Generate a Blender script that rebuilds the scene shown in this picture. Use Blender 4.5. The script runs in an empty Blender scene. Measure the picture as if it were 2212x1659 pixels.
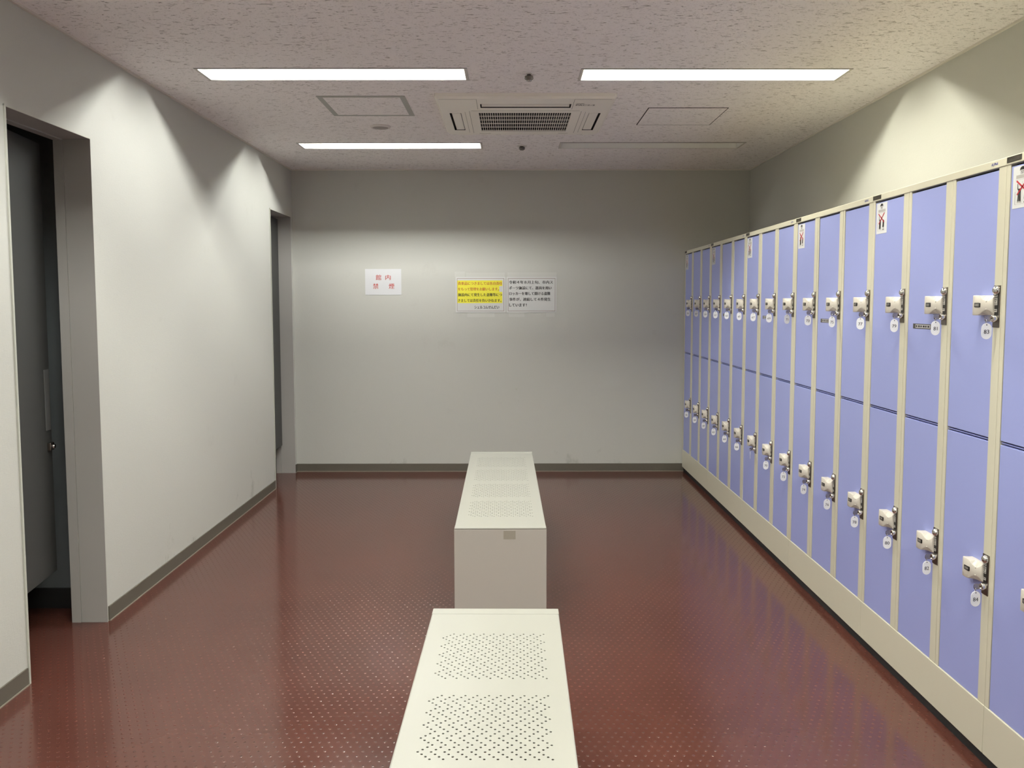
import bpy, bmesh, math
from mathutils import Vector, Matrix

# ------------------------------------------------------------------ basics
scene = bpy.context.scene
COL = scene.collection
PI = math.pi

XL, XR, ZC, YB, YR = -1.787, 1.9625, 2.492, 6.8975, -1.7      # room: left, right, ceiling, back, rear
XK, YF, ZB, UW = 1.4384, 6.8915, 0.0387, 0.88947               # locker front plane, far end, gap under, bank width


def srgb(r, g, b):
    def f(c):
        c /= 255.0
        return c / 12.92 if c <= 0.04045 else ((c + 0.055) / 1.055) ** 2.4
    return (f(r), f(g), f(b), 1.0)


# ------------------------------------------------------------------ materials
def mat(name, color, rough=0.5, metal=0.0, spec=0.5, bump=None, coat=0.0):
    """bump = (scale, strength, distance) fine noise relief"""
    m = bpy.data.materials.new(name)
    m.use_nodes = True
    nt = m.node_tree
    b = nt.nodes['Principled BSDF']
    b.inputs['Base Color'].default_value = color
    b.inputs['Roughness'].default_value = rough
    b.inputs['Metallic'].default_value = metal
    b.inputs['Specular IOR Level'].default_value = spec
    b.inputs['Coat Weight'].default_value = coat
    if bump:
        tc = nt.nodes.new('ShaderNodeTexCoord')
        n = nt.nodes.new('ShaderNodeTexNoise')
        n.inputs['Scale'].default_value = bump[0]
        n.inputs['Detail'].default_value = 3
        bp = nt.nodes.new('ShaderNodeBump')
        bp.inputs['Strength'].default_value = bump[1]
        bp.inputs['Distance'].default_value = bump[2]
        nt.links.new(tc.outputs['Object'], n.inputs['Vector'])
        nt.links.new(n.outputs['Fac'], bp.inputs['Height'])
        nt.links.new(bp.outputs['Normal'], b.inputs['Normal'])
    return m


def nodes(m):
    nt = m.node_tree
    def N(t, **kw):
        n = nt.nodes.new(t)
        for k, v in kw.items():
            setattr(n, k, v)
        return n
    return nt, N, nt.nodes['Principled BSDF']


def emit(name, color, strength):
    m = bpy.data.materials.new(name)
    m.use_nodes = True
    nt = m.node_tree
    nt.nodes.clear()
    e = nt.nodes.new('ShaderNodeEmission')
    e.inputs['Color'].default_value = color
    e.inputs['Strength'].default_value = strength
    o = nt.nodes.new('ShaderNodeOutputMaterial')
    nt.links.new(e.outputs[0], o.inputs[0])
    return m


def make_wall():
    m = mat('wallpaper', (0.51, 0.507, 0.468, 1), 0.82, spec=0.25)
    nt, N, b = nodes(m)
    tc = N('ShaderNodeTexCoord')
    # woven paper: noise stretched along the horizontal plus finer vertical threads
    mp = N('ShaderNodeMapping'); mp.inputs['Scale'].default_value = (60, 60, 420)
    n1 = N('ShaderNodeTexNoise'); n1.inputs['Scale'].default_value = 1.0; n1.inputs['Detail'].default_value = 3
    mp2 = N('ShaderNodeMapping'); mp2.inputs['Scale'].default_value = (320, 320, 40)
    n2 = N('ShaderNodeTexNoise'); n2.inputs['Scale'].default_value = 1.0; n2.inputs['Detail'].default_value = 2
    ad = N('ShaderNodeMath', operation='ADD')
    bp = N('ShaderNodeBump'); bp.inputs['Strength'].default_value = 0.35; bp.inputs['Distance'].default_value = 0.0012
    L = nt.links.new
    L(tc.outputs['Object'], mp.inputs['Vector']); L(mp.outputs[0], n1.inputs['Vector'])
    L(tc.outputs['Object'], mp2.inputs['Vector']); L(mp2.outputs[0], n2.inputs['Vector'])
    L(n1.outputs['Fac'], ad.inputs[0]); L(n2.outputs['Fac'], ad.inputs[1])
    L(ad.outputs[0], bp.inputs['Height']); L(bp.outputs['Normal'], b.inputs['Normal'])
    # faint grey scuffs, wear of their own shape
    n3 = N('ShaderNodeTexNoise'); n3.inputs['Scale'].default_value = 3.1; n3.inputs['Detail'].default_value = 6
    n3.inputs['Roughness'].default_value = 0.65
    cr = N('ShaderNodeValToRGB')
    cr.color_ramp.elements[0].position = 0.64; cr.color_ramp.elements[0].color = (1, 1, 1, 1)
    cr.color_ramp.elements[1].position = 0.82; cr.color_ramp.elements[1].color = (0.90, 0.89, 0.88, 1)
    mx = N('ShaderNodeMix', data_type='RGBA', blend_type='MULTIPLY')
    mx.inputs['Factor'].default_value = 1.0
    mx.inputs['A'].default_value = (0.51, 0.507, 0.468, 1)
    L(tc.outputs['Object'], n3.inputs['Vector']); L(n3.outputs['Fac'], cr.inputs['Fac'])
    # kicked and scuffed patches low on the wall
    n4 = N('ShaderNodeTexNoise'); n4.inputs['Scale'].default_value = 5.5; n4.inputs['Detail'].default_value = 7
    n4.inputs['Roughness'].default_value = 0.7
    mp4 = N('ShaderNodeMapping'); mp4.inputs['Scale'].default_value = (1, 1, 0.7)
    L(tc.outputs['Object'], mp4.inputs['Vector']); L(mp4.outputs[0], n4.inputs['Vector'])
    sp = N('ShaderNodeSeparateXYZ'); L(tc.outputs['Object'], sp.inputs[0])
    lo = N('ShaderNodeMapRange'); lo.inputs['From Min'].default_value = 0.42; lo.inputs['From Max'].default_value = 0.08
    lo.inputs['To Min'].default_value = -0.16; lo.inputs['To Max'].default_value = 0.0
    L(sp.outputs[2], lo.inputs['Value'])
    ad4 = N('ShaderNodeMath', operation='ADD'); L(n4.outputs['Fac'], ad4.inputs[0]); L(lo.outputs[0], ad4.inputs[1])
    cr4 = N('ShaderNodeValToRGB')
    cr4.color_ramp.elements[0].position = 0.56; cr4.color_ramp.elements[0].color = (1, 1, 1, 1)
    cr4.color_ramp.elements[1].position = 0.70; cr4.color_ramp.elements[1].color = (0.72, 0.71, 0.69, 1)
    L(ad4.outputs[0], cr4.inputs['Fac'])
    mx4 = N('ShaderNodeMix', data_type='RGBA', blend_type='MULTIPLY'); mx4.inputs['Factor'].default_value = 1.0
    L(cr.outputs['Color'], mx.inputs['B']); L(mx.outputs['Result'], mx4.inputs['A']); L(cr4.outputs['Color'], mx4.inputs['B'])
    L(mx4.outputs['Result'], b.inputs['Base Color'])
    return m


def make_ceiling():
    m = mat('fissured ceiling board', (0.88, 0.84, 0.83, 1), 0.9, spec=0.15)
    nt, N, b = nodes(m)
    L = nt.links.new
    tc = N('ShaderNodeTexCoord')
    mp = N('ShaderNodeMapping'); mp.inputs['Scale'].default_value = (36, 100, 1)
    n1 = N('ShaderNodeTexNoise'); n1.inputs['Scale'].default_value = 1.0; n1.inputs['Detail'].default_value = 2.5
    n1.inputs['Distortion'].default_value = 0.8
    cr = N('ShaderNodeValToRGB')
    cr.color_ramp.elements[0].position = 0.615; cr.color_ramp.elements[0].color = (0, 0, 0, 1)
    cr.color_ramp.elements[1].position = 0.665; cr.color_ramp.elements[1].color = (1, 1, 1, 1)
    mp2 = N('ShaderNodeMapping'); mp2.inputs['Scale'].default_value = (150, 190, 1)
    n2 = N('ShaderNodeTexNoise'); n2.inputs['Scale'].default_value = 1.0; n2.inputs['Detail'].default_value = 2
    cr2 = N('ShaderNodeValToRGB')
    cr2.color_ramp.elements[0].position = 0.60; cr2.color_ramp.elements[0].color = (0, 0, 0, 1)
    cr2.color_ramp.elements[1].position = 0.75; cr2.color_ramp.elements[1].color = (0.6, 0.6, 0.6, 1)
    mxm = N('ShaderNodeMath', operation='MAXIMUM')
    bp = N('ShaderNodeBump'); bp.invert = True
    bp.inputs['Strength'].default_value = 0.7; bp.inputs['Distance'].default_value = 0.004
    mx = N('ShaderNodeMix', data_type='RGBA')
    mx.inputs['A'].default_value = (0.88, 0.84, 0.83, 1); mx.inputs['B'].default_value = (0.48, 0.44, 0.42, 1)
    L(tc.outputs['Object'], mp.inputs['Vector']); L(mp.outputs[0], n1.inputs['Vector']); L(n1.outputs['Fac'], cr.inputs['Fac'])
    L(tc.outputs['Object'], mp2.inputs['Vector']); L(mp2.outputs[0], n2.inputs['Vector']); L(n2.outputs['Fac'], cr2.inputs['Fac'])
    L(cr.outputs['Color'], mxm.inputs[0]); L(cr2.outputs['Color'], mxm.inputs[1])
    L(mxm.outputs[0], bp.inputs['Height']); L(bp.outputs['Normal'], b.inputs['Normal'])
    L(mxm.outputs[0], mx.inputs['Factor']); L(mx.outputs['Result'], b.inputs['Base Color'])
    return m


def make_floor():
    base = (0.086, 0.030, 0.0215, 1)
    m = mat('studded vinyl floor', base, 0.2, spec=0.62)
    nt, N, b = nodes(m)
    L = nt.links.new
    tc = N('ShaderNodeTexCoord')
    sp = N('ShaderNodeSeparateXYZ')
    L(tc.outputs['Object'], sp.inputs[0])
    sx, sy, rad = 0.030, 0.0556, 0.0046

    def M(op, a, bb=None, c=None):
        n = N('ShaderNodeMath', operation=op)
        for i, v in enumerate((a, bb, c)):
            if v is None:
                continue
            if isinstance(v, (int, float)):
                n.inputs[i].default_value = v
            else:
                L(v, n.inputs[i])
        return n.outputs[0]

    def lattice(ox, oy):
        fx = M('SUBTRACT', M('FRACT', M('MULTIPLY_ADD', sp.outputs[0], 1 / sx, ox + 200)), 0.5)
        fy = M('SUBTRACT', M('FRACT', M('MULTIPLY_ADD', sp.outputs[1], 1 / sy, oy + 200)), 0.5)
        dx = M('MULTIPLY', fx, sx); dy = M('MULTIPLY', fy, sy)
        return M('SQRT', M('ADD', M('MULTIPLY', dx, dx), M('MULTIPLY', dy, dy)))
    d = M('MINIMUM', lattice(0, 0), lattice(0.5, 0.5))
    q = M('DIVIDE', d, rad)
    dome = M('MAXIMUM', M('SUBTRACT', 1.0, M('MULTIPLY', q, q)), 0.0)      # low rounded studs
    # slow waviness of the sheet
    nz = N('ShaderNodeTexNoise'); nz.inputs['Scale'].default_value = 9; nz.inputs['Detail'].default_value = 2
    L(tc.outputs['Object'], nz.inputs['Vector'])
    b0 = N('ShaderNodeBump'); b0.inputs['Strength'].default_value = 0.05; b0.inputs['Distance'].default_value = 0.003
    L(nz.outputs['Fac'], b0.inputs['Height'])
    bp = N('ShaderNodeBump'); bp.inputs['Strength'].default_value = 1.0; bp.inputs['Distance'].default_value = 0.0007
    L(dome, bp.inputs['Height']); L(b0.outputs['Normal'], bp.inputs['Normal'])
    L(bp.outputs['Normal'], b.inputs['Normal'])
    n2 = N('ShaderNodeTexNoise'); n2.inputs['Scale'].default_value = 2.2; n2.inputs['Detail'].default_value = 5
    L(tc.outputs['Object'], n2.inputs['Vector'])
    cr = N('ShaderNodeValToRGB')
    cr.color_ramp.elements[0].position = 0.3; cr.color_ramp.elements[0].color = tuple(c * 0.9 for c in base[:3]) + (1,)
    cr.color_ramp.elements[1].position = 0.7; cr.color_ramp.elements[1].color = tuple(c * 1.1 for c in base[:3]) + (1,)
    L(n2.outputs['Fac'], cr.inputs['Fac']); L(cr.outputs['Color'], b.inputs['Base Color'])
    mr = N('ShaderNodeMapRange')
    mr.inputs['To Min'].default_value = 0.11; mr.inputs['To Max'].default_value = 0.17
    L(n2.outputs['Fac'], mr.inputs['Value']); L(mr.outputs[0], b.inputs['Roughness'])
    return m


M = dict(
    wall=make_wall(), ceiling=make_ceiling(), floor=make_floor(), tape=mat('clear tape over wallpaper', (0.54, 0.537, 0.50, 1), 0.28),
    base=mat('baseboard vinyl', srgb(92, 87, 77), 0.5),
    seal=mat('floor sealant bead', srgb(132, 126, 114), 0.5),
    mould=mat('ceiling edge moulding', (0.66, 0.62, 0.56, 1), 0.6),
    jamb=mat('door frame paint', (0.385, 0.37, 0.345, 1), 0.45, bump=(90, 0.15, 0.001)),
    lip=mat('door frame edge', (0.48, 0.48, 0.42, 1), 0.4),
    leaf=mat('door leaf laminate', (0.042, 0.043, 0.041, 1), 0.42, bump=(200, 0.1, 0.0005)),
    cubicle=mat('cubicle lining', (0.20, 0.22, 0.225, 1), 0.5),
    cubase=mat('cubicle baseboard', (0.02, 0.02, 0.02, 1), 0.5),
    plastic_grey=mat('grey plate', (0.095, 0.095, 0.093, 1), 0.35),
    blue=mat('locker blue paint', (0.305, 0.34, 0.66, 1), 0.36, bump=(700, 0.06, 0.0004)),
    cream=mat('locker cream paint', (0.59, 0.56, 0.45, 1), 0.38, bump=(700, 0.06, 0.0004)),
    dark=mat('locker shade black', (0.007, 0.007, 0.007, 1), 0.8),  # painted shade: gaps between the doors and under the banks
    handle=mat('handle ivory plastic', (0.60, 0.555, 0.495, 1), 0.35),
    steel=mat('brushed lock plate', (0.23, 0.20, 0.18, 1), 0.28, metal=1.0),
    chrome=mat('chrome', (0.72, 0.70, 0.68, 1), 0.12, metal=1.0),
    nickel=mat('key nickel', (0.42, 0.38, 0.34, 1), 0.25, metal=1.0),
    black=mat('black print', (0.012, 0.011, 0.011, 1), 0.4),
    bronze=mat('dark nameplate', (0.035, 0.03, 0.022, 1), 0.35),
    tag=mat('white tag plastic', (0.84, 0.84, 0.88, 1), 0.3),
    label=mat('label print pale', (0.45, 0.425, 0.40, 1), 0.5),
    greyprint=mat('grey print', (0.42, 0.41, 0.42, 1), 0.6),
    red=mat('red print', (0.40, 0.022, 0.035, 1), 0.5),
    signred=mat('sign red print', (0.45, 0.055, 0.04, 1), 0.5),
    orange=mat('orange print', (0.42, 0.10, 0.025, 1), 0.5),
    yellow=mat('yellow highlighter', (0.76, 0.70, 0.05, 1), 0.5),
    brown=mat('brown border print', (0.22, 0.13, 0.11, 1), 0.5),
    logo=mat('logo blue', (0.05, 0.06, 0.30, 1), 0.4),
    paper=mat('laminated paper', (0.60, 0.60, 0.585, 1), 0.3),
    paper2=mat('plain paper', (0.63, 0.63, 0.645, 1), 0.7),
    bench=mat('bench enamel', (0.385, 0.38, 0.34, 1), 0.28, bump=(500, 0.05, 0.0004)),
    benchside=mat('bench panel enamel', (0.45, 0.42, 0.38, 1), 0.4),
    sticker=mat('aged sticker', (0.325, 0.295, 0.24, 1), 0.6, bump=(160, 0.4, 0.001)),
    ac=mat('air conditioner plastic', (0.84, 0.80, 0.73, 1), 0.4),
    acdark=mat('air conditioner inside', (0.012, 0.012, 0.012, 1), 0.7),
    acline=mat('air conditioner groove', (0.25, 0.23, 0.2, 1), 0.6),
    alu=mat('aluminium edge', (0.36, 0.355, 0.325, 1), 0.5),
    gap=mat('shadow gap', (0.03, 0.028, 0.025, 1), 0.9),
    lampframe=mat('lamp frame', (0.55, 0.52, 0.48, 1), 0.45),
    reflector=mat('lamp reflector', (0.78, 0.77, 0.74, 1), 0.5),
    tubeoff=mat('unlit tube', (0.75, 0.75, 0.72, 1), 0.3),
    brass=mat('sprinkler metal', (0.16, 0.145, 0.125, 1), 0.35, metal=0.8),
    detector=mat('detector plastic', (0.66, 0.62, 0.58, 1), 0.5),
    detdark=mat('detector grille', (0.34, 0.31, 0.29, 1), 0.6),
)
TUBE = 262.0
M['tube_cool'] = emit('lit tube', (0.97, 0.985, 0.94, 1), TUBE)
M['tube_warm'] = emit('lit tube warm', (0.985, 0.975, 0.82, 1), TUBE)

# ------------------------------------------------------------------ mesh helpers


class MB:
    """collects faces and links them as one mesh object"""
    def __init__(self):
        self.bm = bmesh.new()
        self.mats = []

    def mi(self, m):
        if m not in self.mats:
            self.mats.append(m)
        return self.mats.index(m)

    def face(self, pts, m):
        vs = [self.bm.verts.new(p) for p in pts]
        f = self.bm.faces.new(vs)
        f.material_index = self.mi(m)
        return f

    def box(self, x0, x1, y0, y1, z0, z1, m, skip='', bevel=0.0, mat_map=None):
        i = self.mi(m)
        v = [self.bm.verts.new((x, y, z)) for z in (z0, z1) for y in (y0, y1) for x in (x0, x1)]
        F = {'-z': (0, 2, 3, 1), '+z': (4, 5, 7, 6), '-y': (0, 1, 5, 4), '+y': (2, 6, 7, 3), '-x': (0, 4, 6, 2), '+x': (1, 3, 7, 5)}
        fs = []
        for k, q in F.items():
            if k in skip:
                continue
            f = self.bm.faces.new([v[j] for j in q])
            f.material_index = self.mi(mat_map[k]) if mat_map and k in mat_map else i
            fs.append(f)
        if bevel:
            es = list({e for f in fs for e in f.edges})
            bmesh.ops.bevel(self.bm, geom=es, offset=bevel, segments=2, profile=0.5, affect='EDGES', clamp_overlap=True)

    def cyl(self, p0, p1, r0, r1, m, n=20, cap=True):
        p0, p1 = Vector(p0), Vector(p1)
        ax = (p1 - p0).normalized()
        a = ax.orthogonal().normalized()
        b = ax.cross(a)
        i = self.mi(m)
        def ring(p, r):
            return [self.bm.verts.new(p + r * (math.cos(t) * a + math.sin(t) * b)) for t in [2 * PI * k / n for k in range(n)]]
        A, B = ring(p0, r0), ring(p1, r1)
        for k in range(n):
            f = self.bm.faces.new((A[k], A[(k + 1) % n], B[(k + 1) % n], B[k]))
            f.material_index = i; f.smooth = True
        if cap:
            for r, rev in ((A, True), (B, False)):
                f = self.bm.faces.new(list(reversed(r)) if rev else r)
                f.material_index = i

    def lathe(self, origin, axis, prof, m, n=24):
        """prof = list of (radius, height along axis); mats may be per segment list"""
        o, ax = Vector(origin), Vector(axis).normalized()
        a = ax.orthogonal().normalized(); b = ax.cross(a)
        rings = []
        for r, h in prof:
            if r < 1e-6:
                rings.append([self.bm.verts.new(o + ax * h)])
            else:
                rings.append([self.bm.verts.new(o + ax * h + r * (math.cos(2 * PI * k / n) * a + math.sin(2 * PI * k / n) * b)) for k in range(n)])
        for s in range(len(rings) - 1):
            A, B = rings[s], rings[s + 1]
            mm = m[s] if isinstance(m, list) else m
            for k in range(n):
                q = [A[k % len(A)], A[(k + 1) % len(A)], B[(k + 1) % len(B)], B[k % len(B)]]
                q2 = []
                for v in q:
                    if v not in q2:
                        q2.append(v)
                if len(q2) < 3:
                    continue
                f = self.bm.faces.new(q2)
                f.material_index = self.mi(mm); f.smooth = True

    def prism(self, pts, off, m, side=None):
        """polygon pts (3D, planar) extruded by vector off"""
        off = Vector(off)
        A = [self.bm.verts.new(p) for p in pts]
        B = [self.bm.verts.new(Vector(p) + off) for p in pts]
        i = self.mi(m); j = self.mi(side) if side else i
        n = len(A)
        f = self.bm.faces.new(list(reversed(A))); f.material_index = i
        f = self.bm.faces.new(B); f.material_index = i
        for k in range(n):
            f = self.bm.faces.new((A[k], A[(k + 1) % n], B[(k + 1) % n], B[k])); f.material_index = j

    def tube(self, pts, r, m, n=8, closed=False):
        pts = [Vector(p) for p in pts]
        rings = []
        N_ = len(pts)
        up = None
        for k, p in enumerate(pts):
            if closed:
                d = pts[(k + 1) % N_] - pts[k - 1]
            else:
                d = pts[min(k + 1, N_ - 1)] - pts[max(k - 1, 0)]
            d.normalize()
            if up is None:
                up = d.orthogonal().normalized()
            up = (up - d * up.dot(d)).normalized()
            b = d.cross(up)
            rings.append([self.bm.verts.new(p + r * (math.cos(2 * PI * q / n) * up + math.sin(2 * PI * q / n) * b)) for q in range(n)])
        i = self.mi(m)
        for k in range(N_ if closed else N_ - 1):
            A, B = rings[k], rings[(k + 1) % N_]
            for q in range(n):
                f = self.bm.faces.new((A[q], A[(q + 1) % n], B[(q + 1) % n], B[q]))
                f.material_index = i; f.smooth = True

    def sheet(self, a0, a1, b0, b1, holes, fn, m):
        """rectangle [a0,a1]x[b0,b1] with rectangular holes; fn maps (a,b) to a point"""
        As = sorted({a0, a1, *[h[0] for h in holes], *[h[1] for h in holes]})
        Bs = sorted({b0, b1, *[h[2] for h in holes], *[h[3] for h in holes]})
        As = [a for a in As if a0 <= a <= a1]; Bs = [b for b in Bs if b0 <= b <= b1]
        V = {}
        def v(a, b):
            if (a, b) not in V:
                V[(a, b)] = self.bm.verts.new(fn(a, b))
            return V[(a, b)]
        i = self.mi(m)
        for p in range(len(As) - 1):
            for q in range(len(Bs) - 1):
                ca, cb = (As[p] + As[p + 1]) / 2, (Bs[q] + Bs[q + 1]) / 2
                if any(h[0] < ca < h[1] and h[2] < cb < h[3] for h in holes):
                    continue
                f = self.bm.faces.new((v(As[p], Bs[q]), v(As[p + 1], Bs[q]), v(As[p + 1], Bs[q + 1]), v(As[p], Bs[q + 1])))
                f.material_index = i

    def text(self, s, origin, right, up, m, height=None, width=None, align='CENTER', bold=0.0, shear=0.0):
        """flat lettering: origin = anchor at the vertical middle of the line; height = letter box; width fits the line"""
        vs, fs = text_shape(s, shear)
        if not vs:
            return
        x0 = min(v[0] for v in vs); x1 = max(v[0] for v in vs)
        y0 = min(v[1] for v in vs); y1 = max(v[1] for v in vs)
        sc = (height / (y1 - y0)) if height else (width / (x1 - x0))
        sx = (width / (x1 - x0)) if width else sc
        o, R, U = Vector(origin), Vector(right), Vector(up)
        ax = {'CENTER': (x0 + x1) / 2, 'LEFT': x0, 'RIGHT': x1}[align]
        i = self.mi(m)
        nrm = R.cross(U) * 2e-5
        for n_, dx in enumerate((0.0,) if not bold else (-bold, 0.0, bold)):      # heavier strokes: the same glyphs set side by side
            bv = [self.bm.verts.new(o + nrm * n_ + R * ((v[0] - ax + dx) * sx) + U * ((v[1] - (y0 + y1) / 2) * sc)) for v in vs]
            for f in fs:
                try:
                    q = self.bm.faces.new([bv[k] for k in f]); q.material_index = i
                except ValueError:
                    pass

    def build(self, name, parent=None, loc=None, smooth=False, normals=True):
        if normals:
            bmesh.ops.recalc_face_normals(self.bm, faces=self.bm.faces[:])
        me = bpy.data.meshes.new(name)
        self.bm.to_mesh(me); self.bm.free()
        for m in self.mats:
            me.materials.append(M[m])
        if smooth:
            for p in me.polygons:
                p.use_smooth = True
        o = bpy.data.objects.new(name, me)
        COL.objects.link(o)
        if parent:
            o.parent = parent
        if loc:
            o.location = loc
        return o


_TXT = {}


def text_shape(s, shear):
    key = (s, shear)
    if key not in _TXT:
        cu = bpy.data.curves.new('lettering', 'FONT')
        cu.body = s; cu.size = 1.0; cu.fill_mode = 'FRONT'; cu.resolution_u = 3
        cu.shear = shear
        o = bpy.data.objects.new('lettering', cu)
        COL.objects.link(o)
        dg = bpy.context.evaluated_depsgraph_get()
        e = o.evaluated_get(dg)
        me = e.to_mesh()
        vs = [tuple(v.co[:2]) for v in me.vertices]
        fs = [tuple(p.vertices) for p in me.polygons]
        e.to_mesh_clear()
        bpy.data.objects.remove(o); bpy.data.curves.remove(cu)
        _TXT[key] = (vs, fs)
    return _TXT[key]


def tag(o, label=None, cat=None, group=None, kind=None):
    if label: o['label'] = label
    if cat: o['category'] = cat
    if group: o['group'] = group
    if kind: o['kind'] = kind
    return o


def empty(name, loc, rz=0.0):
    o = bpy.data.objects.new(name, None)
    o.empty_display_size = 0.05
    COL.objects.link(o)
    o.location = loc
    o.rotation_euler = (0, 0, rz)
    return o


def struct(o, label, cat):
    return tag(o, label, cat, kind='structure')


# ------------------------------------------------------------------ room shell
CUX = -3.0                                                      # back of the cubicles behind the left wall
b = MB(); b.face([(CUX, YR, 0), (XR, YR, 0), (XR, YB + .15, 0), (CUX, YB + .15, 0)], 'floor')
struct(b.build('floor'), 'glossy reddish brown vinyl floor with small raised studs', 'floor')

LIGHTS = [  # x, y, lit material, name part of label
    (-0.832, 4.050, 'tube_cool', 'long lit ceiling light on the left, the nearer of the two left ones'),
    (0.963, 4.060, 'tube_warm', 'long lit ceiling light on the right, above the lockers side'),
    (-0.822, 5.860, 'tube_cool', 'lit ceiling light beyond the bordered square hatch, nearest the far wall'),
    (0.972, 5.850, None, 'unlit grey ceiling light strip beyond the thin-lined hatch on the right'),
    (-0.832, 2.240, 'tube_cool', 'lit ceiling light overhead on the left, before the framed view'),
    (0.963, 2.250, 'tube_warm', 'lit ceiling light overhead on the right, before the framed view'),
    (-0.832, 0.430, 'tube_cool', 'lit ceiling light behind the viewpoint, on the doorways side'),
    (0.963, 0.440, 'tube_warm', 'lit ceiling light behind the viewpoint, on the lockers side'),
]
LW, LD = 1.236, 0.184                                           # lamp opening
FR = 0.010
b = MB()
b.sheet(XL, XR, YR, YB, [(x - LW / 2 - FR, x + LW / 2 + FR, y - LD / 2 - FR, y + LD / 2 + FR) for x, y, _, _ in LIGHTS],
        lambda a, c: (a, c, ZC), 'ceiling')
struct(b.build('ceiling', normals=False), 'pale fissured acoustic board ceiling', 'ceiling')

# left wall with two door openings (given thickness)
D1 = (3.003, 3.603, 2.106)
D2 = (6.260, 6.838, 2.106)
XI = XL - 0.150
b = MB()
holes = [(D1[0], D1[1], -1, D1[2]), (D2[0], D2[1], -1, D2[2])]
holes = [(h[0], h[1], 0.0, h[3]) for h in holes]
b.sheet(YR, YB, 0.0, ZC, holes, lambda a, c: (XL, a, c), 'wall')
b.sheet(YR, YB, 0.0, ZC, holes, lambda a, c: (XI, a, c), 'wall')
for (y0, y1, z1) in (D1, D2):
    b.face([(XL, y0, 0), (XI, y0, 0), (XI, y0, z1), (XL, y0, z1)], 'wall')
    b.face([(XL, y1, 0), (XI, y1, 0), (XI, y1, z1), (XL, y1, z1)], 'wall')
    b.face([(XL, y0, z1), (XI, y0, z1), (XI, y1, z1), (XL, y1, z1)], 'wall')
struct(b.build('wall_left', normals=False), 'pale grey papered wall with two doorways', 'wall')
b = MB(); b.face([(XL, YB, 0), (XR, YB, 0), (XR, YB, ZC), (XL, YB, ZC)], 'wall')
struct(b.build('wall_back'), 'grey papered far wall with the notices', 'wall')
b = MB(); b.face([(XR, YR, 0), (XR, YB, 0), (XR, YB, ZC), (XR, YR, ZC)], 'wall')
struct(b.build('wall_right'), 'papered wall above and behind the lockers', 'wall')
b = MB(); b.face([(XL, YR, 0), (XR, YR, 0), (XR, YR, ZC), (XL, YR, ZC)], 'wall')
struct(b.build('wall_front'), 'papered wall behind the viewpoint', 'wall')

# cubicles behind the doorways
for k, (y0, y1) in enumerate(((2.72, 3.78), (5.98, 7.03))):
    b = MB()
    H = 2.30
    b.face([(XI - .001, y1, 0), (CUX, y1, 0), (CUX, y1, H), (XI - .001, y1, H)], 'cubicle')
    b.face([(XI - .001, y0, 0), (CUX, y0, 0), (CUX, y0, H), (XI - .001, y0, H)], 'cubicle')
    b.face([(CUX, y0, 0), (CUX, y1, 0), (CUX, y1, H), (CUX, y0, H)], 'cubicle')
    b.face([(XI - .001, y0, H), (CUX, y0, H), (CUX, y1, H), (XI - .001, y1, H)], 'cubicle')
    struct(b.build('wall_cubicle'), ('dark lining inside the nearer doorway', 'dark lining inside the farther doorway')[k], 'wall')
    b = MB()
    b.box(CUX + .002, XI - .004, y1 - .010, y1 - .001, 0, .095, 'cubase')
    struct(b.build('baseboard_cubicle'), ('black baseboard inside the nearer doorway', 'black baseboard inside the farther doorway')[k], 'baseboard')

# baseboards
def baseboard(name, x0, x1, y0, y1, label, inward):
    b = MB()
    b.box(x0, x1, y0, y1, 0.004, 0.066, 'base')
    ex = {'x': (0, .003, 0, 0), 'y': (0, 0, -.003, 0)}[inward]
    b.box(x0 + ex[0], x1 + ex[1], y0 + ex[2], y1 + ex[3], 0.0, 0.0045, 'seal')
    struct(b.build(name), label, 'baseboard')
baseboard('baseboard_left', XL, XL + .006, YR + .01, D1[0] - .012, 'grey brown baseboard before the near doorway', 'x')
baseboard('baseboard_left', XL, XL + .006, D1[1] + .012, D2[0] - .012, 'grey brown baseboard between the two doorways', 'x')
baseboard('baseboard_left', XL, XL + .006, D2[1] + .006, YB - .001, 'short end of baseboard in the corner beside the farther doorway', 'x')
baseboard('baseboard_back', XL + .0065, XK + .02, YB - .006, YB, 'grey brown baseboard along the far wall', 'y')

# thin moulding where the walls meet the ceiling
b = MB(); b.box(XL, XL + .012, YR, YB, ZC - .008, ZC, 'mould'); struct(b.build('trim_1'), 'thin ceiling moulding on the doorways side', 'trim')
b = MB(); b.box(XL + .012, XR - .012, YB - .012, YB, ZC - .008, ZC, 'mould'); struct(b.build('trim_2'), 'thin ceiling moulding along the far wall', 'trim')
b = MB(); b.box(XR - .012, XR, YR, YB, ZC - .008, ZC, 'mould'); struct(b.build('trim_3'), 'thin ceiling moulding on the lockers side', 'trim')

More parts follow.
